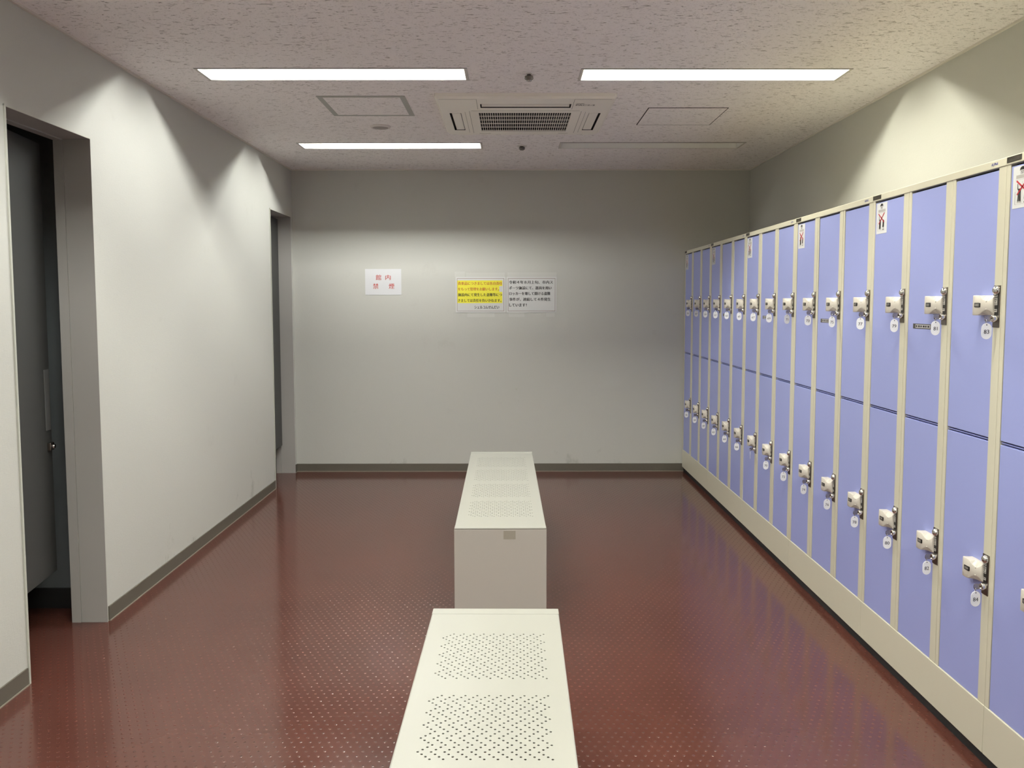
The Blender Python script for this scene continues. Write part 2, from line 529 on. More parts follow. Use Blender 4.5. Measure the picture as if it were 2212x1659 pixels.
# ------------------------------------------------------------------ doorways
def doorway(name, y0, y1, z1, hinge, end, label, pull):
    root = empty(name, (XL, (y0 + y1) / 2, 0))
    struct(root, label, 'door')
    ly0, ly1 = y0 - (y0 + y1) / 2, y1 - (y0 + y1) / 2
    t, dp = 0.003, 0.152
    b = MB()                                                    # metal frame lining the opening, with a stop bead
    st = 0.110
    for s, yy in ((1, ly0), (-1, ly1)):
        ya, yb = sorted((yy, yy + s * t))
        b.box(-st, .004, ya, yb, 0, z1, 'jamb')
        ya, yb = sorted((yy, yy + s * .0065))
        b.box(-dp, -st - .002, ya, yb, 0, z1, 'jamb')
        if s > 0:                                               # thin raised edge on the nearer side
            b.box(.0005, .0055, yy - .006, yy + .0032, 0, z1 + .006, 'lip')
    b.box(-st, .004, ly0, ly1, z1 - t, z1, 'jamb')
    b.box(-dp, -st - .002, ly0, ly1, z1 - .0065, z1, 'jamb')
    b.box(.0005, .0045, ly0 - .006, ly1 + .002, z1 - .0020, z1 + .003, 'lip')
    b.build('door_frame', root)
    # leaf, hung clear of the floor, hinged on the nearer jamb and standing ajar
    hx, hy = hinge[0] - XL, hinge[1] - (y0 + y1) / 2
    ex, ey = end[0] - XL, end[1] - (y0 + y1) / 2
    W = math.hypot(ex - hx, ey - hy)
    th = 0.030
    ang = math.atan2(-(ex - hx), ey - hy)                       # rotation that turns +y into the leaf direction
    lf = MB(); lf.box(-th, 0, 0, W, 0.235, 2.085, 'leaf', bevel=.002)
    leaf = lf.build('door_leaf', root, (hx, hy, 0)); leaf.rotation_euler = (0, 0, ang)
    h = MB()
    for z in (.45, 1.85):
        h.cyl((.0045, .004, z - .045), (.0045, .004, z + .045), .0045, .0045, 'plastic_grey', 10)
    h.build('hinge', leaf)
    if pull:
        p = MB(); p.box(0.0005, .004, W - .062, W - .014, .862, 1.125, 'plastic_grey', bevel=.001)
        tag(p.build('push_plate', leaf), 'pale push plate')
        l = MB()
        l.box(0.0005, .014, W - .052, W - .012, .775, .808, 'steel', bevel=.002)
        l.cyl((.014, W - .032, .7915), (.024, W - .032, .7915), .010, .009, 'chrome', 14)
        tag(l.build('latch', leaf), 'metal latch')
        k = MB(); k.box(-.225, -.192, 3.762 - (y0 + y1) / 2, 3.7795 - (y0 + y1) / 2, .785, .825, 'steel', bevel=.002)
        k.build('keeper', root)
    return root


doorway('door_1', *D1, (-1.915, 3.012), (-2.000, 3.605), 'nearer doorway in the left wall, dark door standing ajar', True)
doorway('door_2', *D2, (-1.872, 6.268), (-1.884, 6.822), 'farther doorway in the left wall beside the far wall', False)

# ------------------------------------------------------------------ ceiling lamps
def lamp(x, y, glow, label):
    r = empty('ceiling_light', (x, y, ZC))
    tag(r, label, 'ceiling light', 'recessed strip lights in the ceiling')
    hw, hd, dep = LW / 2, LD / 2, 0.098
    b = MB()                                                    # flat rim
    b.sheet(-hw - FR - .004, hw + FR + .004, -hd - FR - .004, hd + FR + .004, [(-hw, hw, -hd, hd)], lambda a, c: (a, c, -.002), 'lampframe')
    for (x0, x1, y0, y1) in ((-hw - FR - .004, hw + FR + .004, -hd - FR - .004, -hd - FR - .004), (-hw - FR - .004, hw + FR + .004, hd + FR + .004, hd + FR + .004)):
        b.face([(x0, y0, -.002), (x1, y1, -.002), (x1, y1, 0.0), (x0, y0, 0.0)], 'gap')
    for sx in (-1, 1):
        xx = sx * (hw + FR + .004)
        b.face([(xx, -hd - FR - .004, -.002), (xx, hd + FR + .004, -.002), (xx, hd + FR + .004, 0), (xx, -hd - FR - .004, 0)], 'gap')
    b.build('frame', r, normals=False)
    b = MB()                                                    # white trough
    i = .035
    A = [(-hw, -hd, -.002), (hw, -hd, -.002), (hw, hd, -.002), (-hw, hd, -.002)]
    B = [(-hw + .006, -hd + i, dep), (hw - .006, -hd + i, dep), (hw - .006, hd - i, dep), (-hw + .006, hd - i, dep)]
    for k in range(4):
        b.face([A[k], A[(k + 1) % 4], B[(k + 1) % 4], B[k]], 'reflector')
    b.face(B, 'reflector')
    b.build('reflector', r, normals=False)
    zt = 0.059
    b = MB(); b.cyl((-hw + .035, 0, zt), (hw - .035, 0, zt), .0135, .0135, glow or 'tubeoff', 10); b.build('tube', r)
    for s in (-1, 1):
        b = MB(); b.box(s * hw - s * .010 if s > 0 else -hw + .010, s * hw - s * .036 if s > 0 else -hw + .036, -.018, .018, zt - .022, dep - .001, 'tubeoff')
        b.build('lamp_holder', r)
    return r


for L in LIGHTS:
    lamp(*L)

# ------------------------------------------------------------------ ceiling fittings
# hatch with a wide aluminium border
def hatch(x, y, s, border, bm_, label):
    r = empty('access_hatch', (x, y, ZC))
    tag(r, label, 'access hatch')
    b = MB()
    h = s / 2
    b.sheet(-h, h, -h, h, [(-h + border, h - border, -h + border, h - border)], lambda a, c: (a, c, -.0025), bm_)
    for q in (-h, h):
        b.face([(q, -h, -.0025), (q, h, -.0025), (q, h, 0), (q, -h, 0)], bm_)
        b.face([(-h, q, -.0025), (h, q, -.0025), (h, q, 0), (-h, q, 0)], bm_)
    b.build('border', r, normals=False)
    b = MB(); b.box(-h + border, h - border, -h + border, h - border, -.0022, -.0004, 'ceiling'); b.build('hatch_panel', r)
hatch(-0.786, 4.695, 0.466, 0.029, 'alu', 'square ceiling hatch with a wide grey metal border')
hatch(0.995, 4.955, 0.448, 0.0045, 'gap', 'square ceiling hatch with only a thin dark outline')

# round detector
r = empty('smoke_detector', (-0.797, 5.222, ZC))
tag(r, 'round flush ceiling disc between the bordered hatch and the farther light', 'smoke detector')
b = MB(); b.lathe((0, 0, 0), (0, 0, -1), [(.062, 0), (.062, .004), (.058, .009), (.050, .011), (.048, .006)], 'detector', 32); b.build('rim', r)
b = MB(); b.lathe((0, 0, 0), (0, 0, -1), [(.048, .004), (.046, .010), (.030, .013), (0, .014)], 'detdark', 32); b.build('face', r)

# sprinklers
def sprinkler(x, y, label, plate_r, drop):
    r = empty('sprinkler', (x, y, ZC))
    tag(r, label, 'sprinkler', 'sprinkler heads in the ceiling')
    b = MB(); b.lathe((0, 0, 0), (0, 0, -1), [(plate_r, 0), (plate_r, .003), (plate_r * .75, .006), (plate_r * .42, .006)], 'detector', 28); b.build('ceiling_plate', r)
    b = MB(); b.lathe((0, 0, 0), (0, 0, -1), [(.010, .002), (.010, drop * .35), (.020, drop * .42), (.021, drop * .55), (.015, drop * .62), (.015, drop * .85), (.011, drop), (0, drop)], 'brass', 20); b.build('nozzle', r)
    b = MB()
    for s in (-1, 1):
        b.tube([(s * .017, 0, -drop * .5), (s * .019, 0, -drop * .8), (s * .006, 0, -drop * 1.05)], .0022, 'brass', 8)
    b.lathe((0, 0, 0), (0, 0, -1), [(0, drop * 1.02), (.014, drop * 1.04), (.014, drop * 1.09), (0, drop * 1.09)], 'chrome', 16)
    b.build('deflector', r)
sprinkler(0.090, 4.035, 'small sprinkler head between the two nearer lights', .015, .032)
sprinkler(0.082, 5.865, 'small sprinkler head beyond the air conditioner near far wall', .036, .028)

# cassette air conditioner
def aircon():
    cx, cy, s = 0.081, 4.878, 0.475
    zf = 2.465
    r = empty('air_conditioner', (cx, cy, ZC))
    tag(r, 'ivory cassette air conditioner with black intake grille in the ceiling', 'air conditioner')
    z = zf - ZC
    X = lambda v: v - cx
    Y = lambda v: v - cy
    slit = (X(-.160), X(.328), Y(4.533), Y(4.618))
    gr = (X(-.176), X(.344), Y(4.740), Y(5.231))
    ll = (X(-.338), X(-.273), Y(4.745), Y(5.205))
    lr = (X(.440), X(.507), Y(4.745), Y(5.205))
    bk = (X(-.160), X(.328), Y(5.285), Y(5.310))
    b = MB()
    ins = .012
    b.sheet(-s + ins, s - ins, -s + ins, s - ins - .052, [slit, gr, ll, lr], lambda a, c: (a, c, z), 'ac')
    q = s - ins
    def outline(h, rn, rf):
        p = []
        for (cx_, cy_, r_, a_) in ((-h + rn, -h + rn, rn, 180), (h - rn, -h + rn, rn, 270), (h - rf, h - rf, rf, 0), (-h + rf, h - rf, rf, 90)):
            for t in range(7):
                an = math.radians(a_ + 15 * t)
                p.append((cx_ + r_ * math.cos(an), cy_ + r_ * math.sin(an)))
        return p
    A, B = outline(s, .016, .062), outline(q, .006, .052)
    nA = len(A)
    strip = [p for p in B if p[1] > q - .0521]
    b.face([(-q, q - .052, z), (q, q - .052, z)] + [(x_, y_, z) for x_, y_ in strip], 'ac')
    for k in range(nA):
        a0, a1, b0, b1 = A[k], A[(k + 1) % nA], B[k], B[(k + 1) % nA]
        b.face([(*a0, z + .010), (*a1, z + .010), (*b1, z), (*b0, z)], 'ac')
        b.face([(*a0, 0), (*a1, 0), (*a1, z + .010), (*a0, z + .010)], 'ac')
    b.build('casing', r, normals=False)
    b = MB()                                                    # dark duct pockets above the openings
    for (x0, x1, y0, y1) in (slit, gr, ll, lr):
        b.box(x0, x1, y0, y1, z, z + .060 if False else -.0005, 'acdark', skip='-z')
    b.build('duct', r, normals=False)
    b = MB(); x0, x1, y0, y1 = slit
    b.prism([(x0 + .006, y1 - .020, z + .014), (x0 + .006, y1 - .007, z + .004), (x0 + .006, y1 - .007, z + .007), (x0 + .006, y1 - .020, z + .017)], (x1 - x0 - .012, 0, 0), 'ac')
    b.build('louver', r)
    for (x0, x1, y0, y1), sx in ((ll, -1), (lr, 1)):
        b = MB()
        if sx < 0: a0, a1 = x0 + .012, x1 - .003
        else: a0, a1 = x0 + .003, x1 - .012
        b.box(a0, a1, y0 + .010, y1 - .010, z + .001, z + .008, 'ac', bevel=.002)
        b.build('louver', r)
    b = MB(); x0, x1, y0, y1 = gr                               # intake grille
    n = 40
    for k in range(n + 1):
        xx = x0 + (x1 - x0) * k / n
        b.box(xx - .0014, xx + .0014, y0, y1, z + .001, z + .009, 'ac')
    for k in range(0, 6):
        yy = y0 + (y1 - y0) * k / 5
        b.box(x0, x1, yy - .0012, yy + .0012, z + .0015, z + .006, 'ac')
    b.build('intake_grille', r)
    b = MB()                                                    # fine joint lines of the grille frame and corner covers
    def line(xa, ya, xb, yb, w=.0022):
        if abs(xa - xb) < 1e-6:
            b.box(xa - w / 2, xa + w / 2, min(ya, yb), max(ya, yb), z - .0006, z + .0004, 'acline')
        else:
            b.box(min(xa, xb), max(xa, xb), ya - w / 2, ya + w / 2, z - .0006, z + .0004, 'acline')
    line(X(-.215), Y(4.690), X(.385), Y(4.690)); line(X(-.225), Y(4.700), X(-.225), Y(5.285)); line(X(.395), Y(4.700), X(.395), Y(5.285))
    line(X(-.250), Y(4.715), X(-.250), Y(5.27), .0016); line(X(.420), Y(4.715), X(.420), Y(5.27), .0016)
    line(X(-.176), Y(4.425), X(-.176), Y(4.650)); line(X(.338), Y(4.425), X(.338), Y(4.650))
    line(X(-.372), Y(4.425), X(-.176), Y(4.425)); line(X(.338), Y(4.425), X(.530), Y(4.425))
    line(X(-.19), Y(5.300), X(-.12), Y(5.300), .004); line(X(.30), Y(5.300), X(.36), Y(5.300), .004)
    b.build('joint', r)
    b = MB()
    b.text('PAC2-3', (X(.403), Y(4.552), z - .0012), (1, 0, 0), (0, -1, 0), 'black', height=.026, width=.100, bold=.012)
    b.box(X(.353), X(.395), Y(4.519), Y(4.523), z - .0014, z - .0008, 'black')
    b.build('lettering', r, normals=False)
aircon()

# ------------------------------------------------------------------ lockers
NUMS = [[55, 57, 59], [61, 63, 65], [67, 69, 71], [73, 75, 77], [79, 81, 83], [85, 87, 89]]
CU = UW / 3
DZ0, DZ1, DZ2, DZ3 = 0.1495, 0.9525, 0.9645, 1.7585


def ubox(b, u0, u1, d0, d1, z0, z1, m, **kw):
    """box in locker coordinates: u along the row toward the viewer, d out of the front, z above the bank's foot"""
    b.box(-d1, -d0, -u1, -u0, ZB + z0, ZB + z1, m, **kw)


def up(u, d, z):
    return Vector((-d, -u, ZB + z))


UR, UU = Vector((0, -1, 0)), Vector((0, 0, 1))


def handle_mesh(u_edge, zc, num):
    """ivory pull handle: deep flange on the left, scooped neck toward the lock plate"""
    b = MB()
    # sections along u: (u, depth, half height at front, half height at back)
    S = [(-.0695, .010, .0275, .0275), (-.069, .0250, .0285, .0285), (-.065, .0282, .0293, .0293), (-.050, .0285, .0297, .0298),
         (-.036, .0275, .0292, .0298), (-.029, .0262, .0262, .0297), (-.021, .0236, .0190, .0296), (-.013, .0205, .0145, .0295),
         (-.006, .0172, .0135, .0293), (-.001, .0140, .0165, .0290), (.0025, .0110, .0205, .0286), (.0050, .0085, .0230, .0280), (.0058, .0065, .0225, .0270)]
    i = b.mi('handle')
    R = []
    for (u, d, hf, hb) in S:
        uu = u_edge + u
        base = -.002 if u < -.002 else .0022
        k3 = max(d * .30, base + .0004)
        pr = [(base, hb), (k3, hb), (d - .0012, hf + .0006), (d, hf - .0012), (d + .0004, 0), (d, -hf + .0012), (d - .0012, -hf - .0006), (k3, -hb), (base, -hb)]
        R.append([b.bm.verts.new(up(uu, dd, zc + hh)) for dd, hh in pr])
    for s in range(len(R) - 1):
        for k in range(len(R[0]) - 1):
            f = b.bm.faces.new((R[s][k], R[s + 1][k], R[s + 1][k + 1], R[s][k + 1])); f.material_index = i; f.smooth = k in (3, 4)
    for q in (R[0], R[-1]):
        f = b.bm.faces.new(q); f.material_index = i
    # printed number plate and two rivets
    def fd(u):
        for k in range(len(S) - 1):
            if S[k][0] <= u <= S[k + 1][0]:
                t = (u - S[k][0]) / (S[k + 1][0] - S[k][0])
                return S[k][1] + t * (S[k + 1][1] - S[k][1])
        return S[-1][1]
    ua, ub = -.0550, -.0275
    P = []
    r = .0022
    for (cu_, cz, a0) in ((ub - r, .0068 - r, 0), (ua + r, .0068 - r, 90), (ua + r, -.0068 + r, 180), (ub - r, -.0068 + r, 270)):
        for k in range(4):
            a = math.radians(a0 + 30 * k)
            P.append((cu_ + r * math.cos(a), cz + r * math.sin(a)))
    b.prism([up(u_edge + u, .0262, zc + .001 + z) for u, z in P], (-.0032, 0, 0), 'black')
    o = up(u_edge + (ua + ub) / 2, .0296, zc + .001)
    b.text('%04d' % num, o, UR, UU, 'label', height=.0078, width=.0205)
    for z in (.0118, -.0118):
        b.lathe(up(u_edge - .010, fd(-.010) - .0015, zc + z), (-1, 0, 0), [(.0022, 0), (.002, .0022), (.0012, .003), (0, .0032)], 'handle', 10)
    return b


def sticker_mesh(u0):
    b = MB()
    W, H, z0 = .089, .118, 1.637
    d = -.0018
    ubox(b, u0, u0 + W, d - .0005, d + .0005, z0, z0 + H, 'paper2')
    def P(s, t, k=0):
        return up(u0 + s * W, d + .0007 + .0002 * k, z0 + t * H)
    def poly(pts, m, k=0):
        b.face([P(s, t, k) for s, t in pts], m)
    def rect(s0, s1, t0, t1, m, k=0):
        poly([(s0, t0), (s1, t0), (s1, t1), (s0, t1)], m, k)
    # face with dark cap of hair
    poly([(.38, .80), (.58, .80), (.59, .90), (.37, .90)], 'greyprint')
    poly([(.34, .88), (.40, .90), (.56, .90), (.62, .87), (.61, .94), (.53, .975), (.43, .975), (.36, .94)], 'black', 1)
    rect(.42, .46, .855, .87, 'black', 1); rect(.50, .54, .855, .87, 'black', 1); rect(.44, .52, .82, .828, 'black', 1)
    # pale caption box of grey lines
    rect(.16, .86, .70, .785, 'label')
    for t in (.715, .738, .761):
        rect(.20, .80, t, t + .010, 'greyprint', 1)
    # outline of the picture
    for q in ((.14, .86, .672, .678), (.14, .86, .088, .094), (.14, .146, .09, .676), (.854, .86, .09, .676)):
        rect(*q, 'greyprint')
    rect(.115, .15, .095, .40, 'greyprint', 1)
    # standing figures: trousers, arms, shoes
    poly([(.26, .16), (.34, .16), (.345, .30), (.36, .16), (.44, .16), (.43, .46), (.30, .46)], 'black', 1)
    poly([(.25, .44), (.30, .44), (.27, .58), (.245, .58)], 'black', 1)
    rect(.245, .345, .125, .155, 'label', 1); rect(.36, .455, .125, .155, 'label', 1)
    poly([(.60, .20), (.74, .20), (.76, .40), (.70, .44), (.62, .44)], 'black', 1)
    rect(.615, .665, .13, .20, 'greyprint', 1); rect(.69, .74, .13, .20, 'greyprint', 1)
    rect(.60, .67, .11, .135, 'black', 1); rect(.685, .755, .11, .135, 'black', 1)
    rect(.485, .50, .10, .62, 'greyprint')
    # red cross over the picture
    def bar(s0, t0, s1, t1, w):
        dx, dy = (s1 - s0) * W, (t1 - t0) * H
        l = math.hypot(dx, dy); nx, ny = -dy / l * w / W, dx / l * w / H
        poly([(s0 + nx, t0 + ny), (s0 - nx, t0 - ny), (s1 - nx, t1 - ny), (s1 + nx, t1 + ny)], 'red', 3)
    bar(.20, .655, .76, .36, .0025)
    bar(.77, .665, .24, .32, .0023)
    return b


def lock_plate(root, u0, zc):
    """brushed strip on the post: coin knob, printed panel, key cylinder"""
    b = MB()
    u1 = u0 + .0335
    ubox(b, u0, u1, -.001, .0022, zc - .062, zc + .062, 'steel', bevel=.0008)
    ubox(b, u0 + .003, u1 - .006, .0018, .0029, zc - .027, zc + .039, 'black')
    def lab(z0, z1, ua=.005, ub=.0235, arrow=False):
        if arrow:
            zm = (z0 + z1) / 2
            b.face([up(u0 + ua + .004, .0032, z0), up(u0 + ub, .0032, z0), up(u0 + ub, .0032, z1), up(u0 + ua + .004, .0032, z1), up(u0 + ua, .0032, zm)], 'label')
        else:
            b.face([up(u0 + ua, .0032, z0), up(u0 + ub, .0032, z0), up(u0 + ub, .0032, z1), up(u0 + ua, .0032, z1)], 'label')
    lab(zc + .0285, zc + .0365, arrow=True)
    lab(zc + .004, zc + .0255)
    lab(zc - .0165, zc - .008)
    b.text('100', up(u0 + .0142, .0035, zc + .0205), UR, UU, 'black', height=.0062, width=.0135, bold=.02)
    b.face([up(u0 + .0142 + .0022 * math.cos(a), .0035, zc + .0138 + .0022 * math.sin(a)) for a in [2 * PI * k / 10 for k in range(10)]], 'black')
    for q, z in ((.0125, .0315), (.0125, .0065), (.0125, -.0125)):
        b.face([up(u0 + .008, .0035, zc + z), up(u0 + .021, .0035, zc + z), up(u0 + .021, .0035, zc + z + .0018), up(u0 + .008, .0035, zc + z + .0018)], 'black')
    b.face([up(u0 + .005, .0032, zc - .0255), up(u0 + .0075, .0032, zc - .0255), up(u0 + .0110, .0032, zc - .019), up(u0 + .0085, .0032, zc - .019)], 'label')
    p = b.build('lock_plate', root)
    b = MB()
    b.lathe(up(u0 + .0185, .0020, zc + .0475), (-1, 0, 0), [(.0134, 0), (.0134, .003), (.0120, .0070), (.0090, .0100), (.0048, .0118), (0, .0123)], 'chrome', 24)
    b.build('coin_knob', p)
    b = MB()
    b.lathe(up(u0 + .0185, .0020, zc - .036), (-1, 0, 0), [(.0105, 0), (.0105, .011), (.0092, .0135), (.0070, .0135), (.0066, .0105), (0, .0105)], 'chrome', 24)
    b.build('key_cylinder', p)
    return p


def tag_shape(w, h, n=8):
    r = w / 2
    pts = []
    for k in range(n + 1):
        a = PI * k / n
        pts.append((r * math.cos(a), h / 2 - r + r * math.sin(a) * 1.05))
    for k in range(n + 1):
        a = PI + PI * k / n
        pts.append((r * math.cos(a), -h / 2 + r + r * math.sin(a) * 1.05))
    return pts


ORD = ['first', 'second', 'third', 'fourth', 'fifth', 'sixth', 'seventh', 'eighth', 'ninth', 'tenth', 'eleventh', 'twelfth', 'thirteenth', 'fourteenth', 'fifteenth']


def locker_key(wy, wz, num, idx, row, turn):
    """key standing in the cylinder with ring and oval number tag; wy, wz = cylinder axis in the world"""
    x0 = XK - .0120
    r = empty('locker_key', (x0, wy, wz))
    tag(r, 'key with white oval tag %d in the %s lock from the far wall, %s row' % (num, ORD[idx], row), 'key', 'keys with oval tags hanging in the locker locks')
    b = MB()                                                    # bow standing upright, seen broadside along the row
    prof = [(.004, .0030), (-.006, .0030), (-.007, .0062), (-.010, .0080), (-.020, .0080), (-.0232, .0060), (-.0240, .002), (-.0240, -.004), (-.0225, -.0072), (-.019, -.0085), (-.010, -.0085), (-.007, -.0065), (-.006, -.0030), (.004, -.0030)]
    b.prism([(x, -.0011, z) for x, z in prof], (0, .0022, 0), 'nickel')
    b.build('key_bow', r)
    b = MB()                                                    # split ring
    ring = [(-.0190 + .0008 * math.sin(a), .0072 * math.sin(a) * .55, -.0095 + .0072 * math.cos(a)) for a in [2 * PI * k / 16 for k in range(16)]]
    b.tube(ring, .0008, 'chrome', 6, closed=True)
    b.build('ring', r)
    t = MB()
    ca, sa = math.cos(turn), math.sin(turn)
    R = Vector((ca, sa, 0))
    o = Vector((-.0190, -.0040, -.0370))
    pts = [o + R * a + Vector((0, 0, c)) for a, c in tag_shape(.0292, .0462)]
    nrm = Vector((sa, -ca, 0))
    t.prism(pts, nrm * -.0016, 'tag')
    t.text(str(num), o + nrm * .0003 + Vector((0, 0, -.0015)), R, (0, 0, 1), 'black', height=.0118, bold=.006)
    hole = o + Vector((0, 0, .0188)) + nrm * .0003
    t.face([hole + R * (.0018 * math.cos(a)) + Vector((0, 0, .0018 * math.sin(a))) for a in [2 * PI * k / 10 for k in range(10)]], 'black')
    t.build('number_tag', r)
    return r


ZHU, ZHL = 1.3585, 0.5485                                        # lock centres of the two rows
BANK_LABEL = [
    'blue locker bank touching the far wall, key tags 55 to 60',
    'blue locker bank second from the far wall, key tags 61 to 66',
    'blue locker bank third from the far wall, key tags 67 to 72',
    'blue locker bank fourth from the far wall, key tags 73 to 78',
    'blue locker bank fifth from the far wall, key tags 79 to 84',
    'blue locker bank closest to the viewer, cut off by the picture edge',
]
for k in range(6):
    yk = YF - k * UW
    root = empty('locker_bank', (XK, yk, 0))
    tag(root, BANK_LABEL[k], 'locker', 'row of blue locker banks along the wall')
    e = .0006
    # carcass: closed box behind the doors, painted black for the shade between them, and the front posts
    b = MB()
    ubox(b, e, UW - e, -.515, -.018, 0, 1.788, 'cream', mat_map={'-x': 'dark'})
    posts = [(e, .0195), (.2580, .2955), (.2980, .3160), (.5545, .5920), (.5945, .6125), (.8510, UW - e)]
    for (u0, u1) in posts:
        ubox(b, u0, u1, -.018, 0, .149, 1.766, 'cream', bevel=.0008)
    for (u0, u1) in ((.2955, .2980), (.5920, .5945)):
        ubox(b, u0, u1, -.018, -.0025, .149, 1.766, 'cream')
    b.build('cabinet_body', root)
    b = MB(); ubox(b, e, UW - e, -.030, .0025, 1.7655, 1.790, 'cream', bevel=.002); b.build('top_rail', root)
    b = MB(); ubox(b, e, UW - e, -.030, .0020, 0, .1490, 'cream', bevel=.002); b.build('kick_panel', root)
    b = MB(); ubox(b, .0, UW, -.500, -.010, -ZB, .001, 'dark'); b.build('plinth_shade', root)  # black front stands in for the shaded gap under the bank
    # dark nameplate and blue maker's mark on the rail
    b = MB(); ubox(b, .005, .074, .0022, .0036, 1.7712, 1.7868, 'bronze')
    for z in (1.7752, 1.7790, 1.7828):
        ubox(b, .012, .064, .0036, .0038, z, z + .0010, 'steel')
    b.build('nameplate', root)
    b = MB(); b.text('ALPHA', up(.832, .0031, 1.7785), UR, UU, 'logo', height=.0085, width=.034, bold=.02, shear=.25); b.build('maker_mark', root)
    for c in range(3):
        for row in (0, 1):
            num = NUMS[k][c] + row
            z0, z1 = ((DZ2, DZ3), (DZ0, DZ1))[row]
            ua, ub = c * CU + .0210, c * CU + .2565
            b = MB(); ubox(b, ua, ub, -.0165, -.0020, z0, z1, 'blue', bevel=.0012)
            door = b.build('door', root)
            zc = (ZHU, ZHL)[row]
            h = handle_mesh(c * CU + .262, zc + .003, num).build('handle', door)
            h['label'] = 'ivory pull handle with number %04d' % num
            if row == 0 and c == 0:
                s = sticker_mesh(c * CU + .031).build('notice_sticker', door)
                s['label'] = 'white picture sticker with a red cross'
            if row == 0 and c == 1 and 1 <= k <= 4:
                b = MB(); q = c * CU
                ubox(b, q + .060, q + .190, -.0025, -.0014, 1.278, 1.2955, 'bronze')
                ubox(b, q + .078, q + .182, -.0014, -.0012, 1.2805, 1.2930, 'greyprint')
                for n_, w_ in enumerate((.010, .012, .009, .013, .010, .012)):
                    ubox(b, q + .081 + n_ * .0165, q + .081 + n_ * .0165 + w_, -.0012, -.0011, 1.2835, 1.2900, 'black')
                b.build('label_strip', door)
            lock_plate(root, c * CU + .2583, zc)
        # thin strip between upper and lower door
        b = MB(); ubox(b, c * CU + .0205, c * CU + .2575, -.0165, -.0060, .9568, .9602, 'blue'); b.build('divider', root)
    if k < 5:
        for c in range(3):
            for row in (0, 1):
                num = NUMS[k][c] + row
                turn = {68: 1.25, 71: .28, 73: -.22, 75: .2}.get(num, ((num * 37) % 11 - 5) * .03)
                locker_key(yk - (c * CU + .2583 + .0185), ZB + (ZHU, ZHL)[row] - .036, num, k * 3 + c, ('upper', 'lower')[row], turn)

# ------------------------------------------------------------------ benches
def perforated(b, x0, x1, y0, y1, z, panels, m):
    """sheet with staggered round holes: panels = list of y starts of the hole fields"""
    PX0, PX1, RP, NR = -.160, .162, .0096, 31
    i = b.mi(m)
    ys = []
    prev = y0
    def quad(a0, a1, c0, c1):
        if a1 - a0 > 1e-6 and c1 - c0 > 1e-6:
            b.face([(a0, c0, z), (a1, c0, z), (a1, c1, z), (a0, c1, z)], m)
    for p in panels:
        quad(x0, x1, prev, p)
        for r in range(NR):
            c0, c1 = p + r * RP, p + (r + 1) * RP
            ph = r % 6
            off = (.0285 / 3) * abs(3 - ph)
            xs = [-.1455 + off + .0292 * q for q in range(10)]
            quad(x0, xs[0] - .0146, c0, c1)
            quad(xs[-1] + .0146, x1, c0, c1)
            for xc in xs:
                yc = (c0 + c1) / 2
                dirs = [(1, 0), (1, 1), (0, 1), (-1, 1), (-1, 0), (-1, -1), (0, -1), (1, -1)]
                O = [b.bm.verts.new((xc + .0146 * dx, yc + RP / 2 * dy, z)) for dx, dy in dirs]
                R = []
                Q = []
                for dx, dy in dirs:
                    l = math.hypot(dx, dy)
                    R.append(b.bm.verts.new((xc + .0031 * dx / l, yc + .0031 * dy / l, z)))
                    Q.append(b.bm.verts.new((xc + .0031 * dx / l, yc + .0031 * dy / l, z - .0016)))
                for t in range(8):
                    u = (t + 1) % 8
                    f = b.bm.faces.new((O[t], O[u], R[u], R[t])); f.material_index = i
                    f = b.bm.faces.new((R[t], R[u], Q[u], Q[t])); f.material_index = i
        prev = p + NR * RP
    quad(x0, x1, prev, y1)


def bench(cx, cy, rot, label, lab):
    LEN, W, H = 1.84, .397, .440
    r = empty('bench', (cx, cy, 0), rot)
    tag(r, label, 'bench', 'perforated benches down the middle of the room')
    hw, hl = W / 2, LEN / 2
    b = MB()
    pn = [-hl + .1935 + .3835 * k for k in range(4)]
    bw = .004
    perforated(b, -hw + bw, hw - bw, -hl + .046, hl - .046, H, pn, 'bench')
    for s in (-1, 1):                                           # folded long edges
        prof = [(s * (hw - bw), H), (s * (hw - .0012), H - .0012), (s * hw, H - bw), (s * hw, H - .028), (s * (hw - .004), H - .030)]
        for q in range(len(prof) - 1):
            (xa, za), (xb, zb_) = prof[q], prof[q + 1]
            b.face([(xa, -hl + .046, za), (xb, -hl + .046, zb_), (xb, hl - .046, zb_), (xa, hl - .046, za)], 'bench')
    b.build('seat', r, normals=True)
    for s in (-1, 1):                                           # end strips of the seat
        b = MB()
        y0, y1 = sorted((s * hl, s * (hl - .0455)))
        b.box(-hw, hw, y0, y1, H - .0060, H + .0012, 'bench', bevel=.0022)
        b.build('end_strip', r)
    for s in (-1, 1):
        b = MB()
        y0, y1 = sorted((s * (hl - .001), s * (hl - .026)))
        b.box(-hw - .001, hw + .001, y0, y1, 0.0, H - .0059, 'benchside', bevel=.002)
        b.build('end_panel', r)
    for s in (-1, 1):
        b = MB()
        x0, x1 = sorted((s * (hw - .012), s * (hw - .030)))
        b.box(x0, x1, -hl + .027, hl - .027, .030, H - .031, 'benchside', bevel=.002)
        b.build('side_panel', r)
    if lab:
        b = MB()
        b.box(.0135, .0655, -hl + .0003, -hl + .0012, .3905, .4275, 'sticker')
        b.build('label_sticker', r)
    return r


bench(-.0567, 1.663, -.0105, 'white perforated steel bench in the foreground, cut off by the picture', False)
bench(-.0505, 4.4515, .0076, 'white perforated steel bench standing farther back toward the far wall', True)

# ------------------------------------------------------------------ notices on the far wall
def board(name, x0, x1, z0, z1, label, m):
    r = empty(name, ((x0 + x1) / 2, YB, z0))
    tag(r, label, 'notice', 'paper notices on the far wall')
    return r


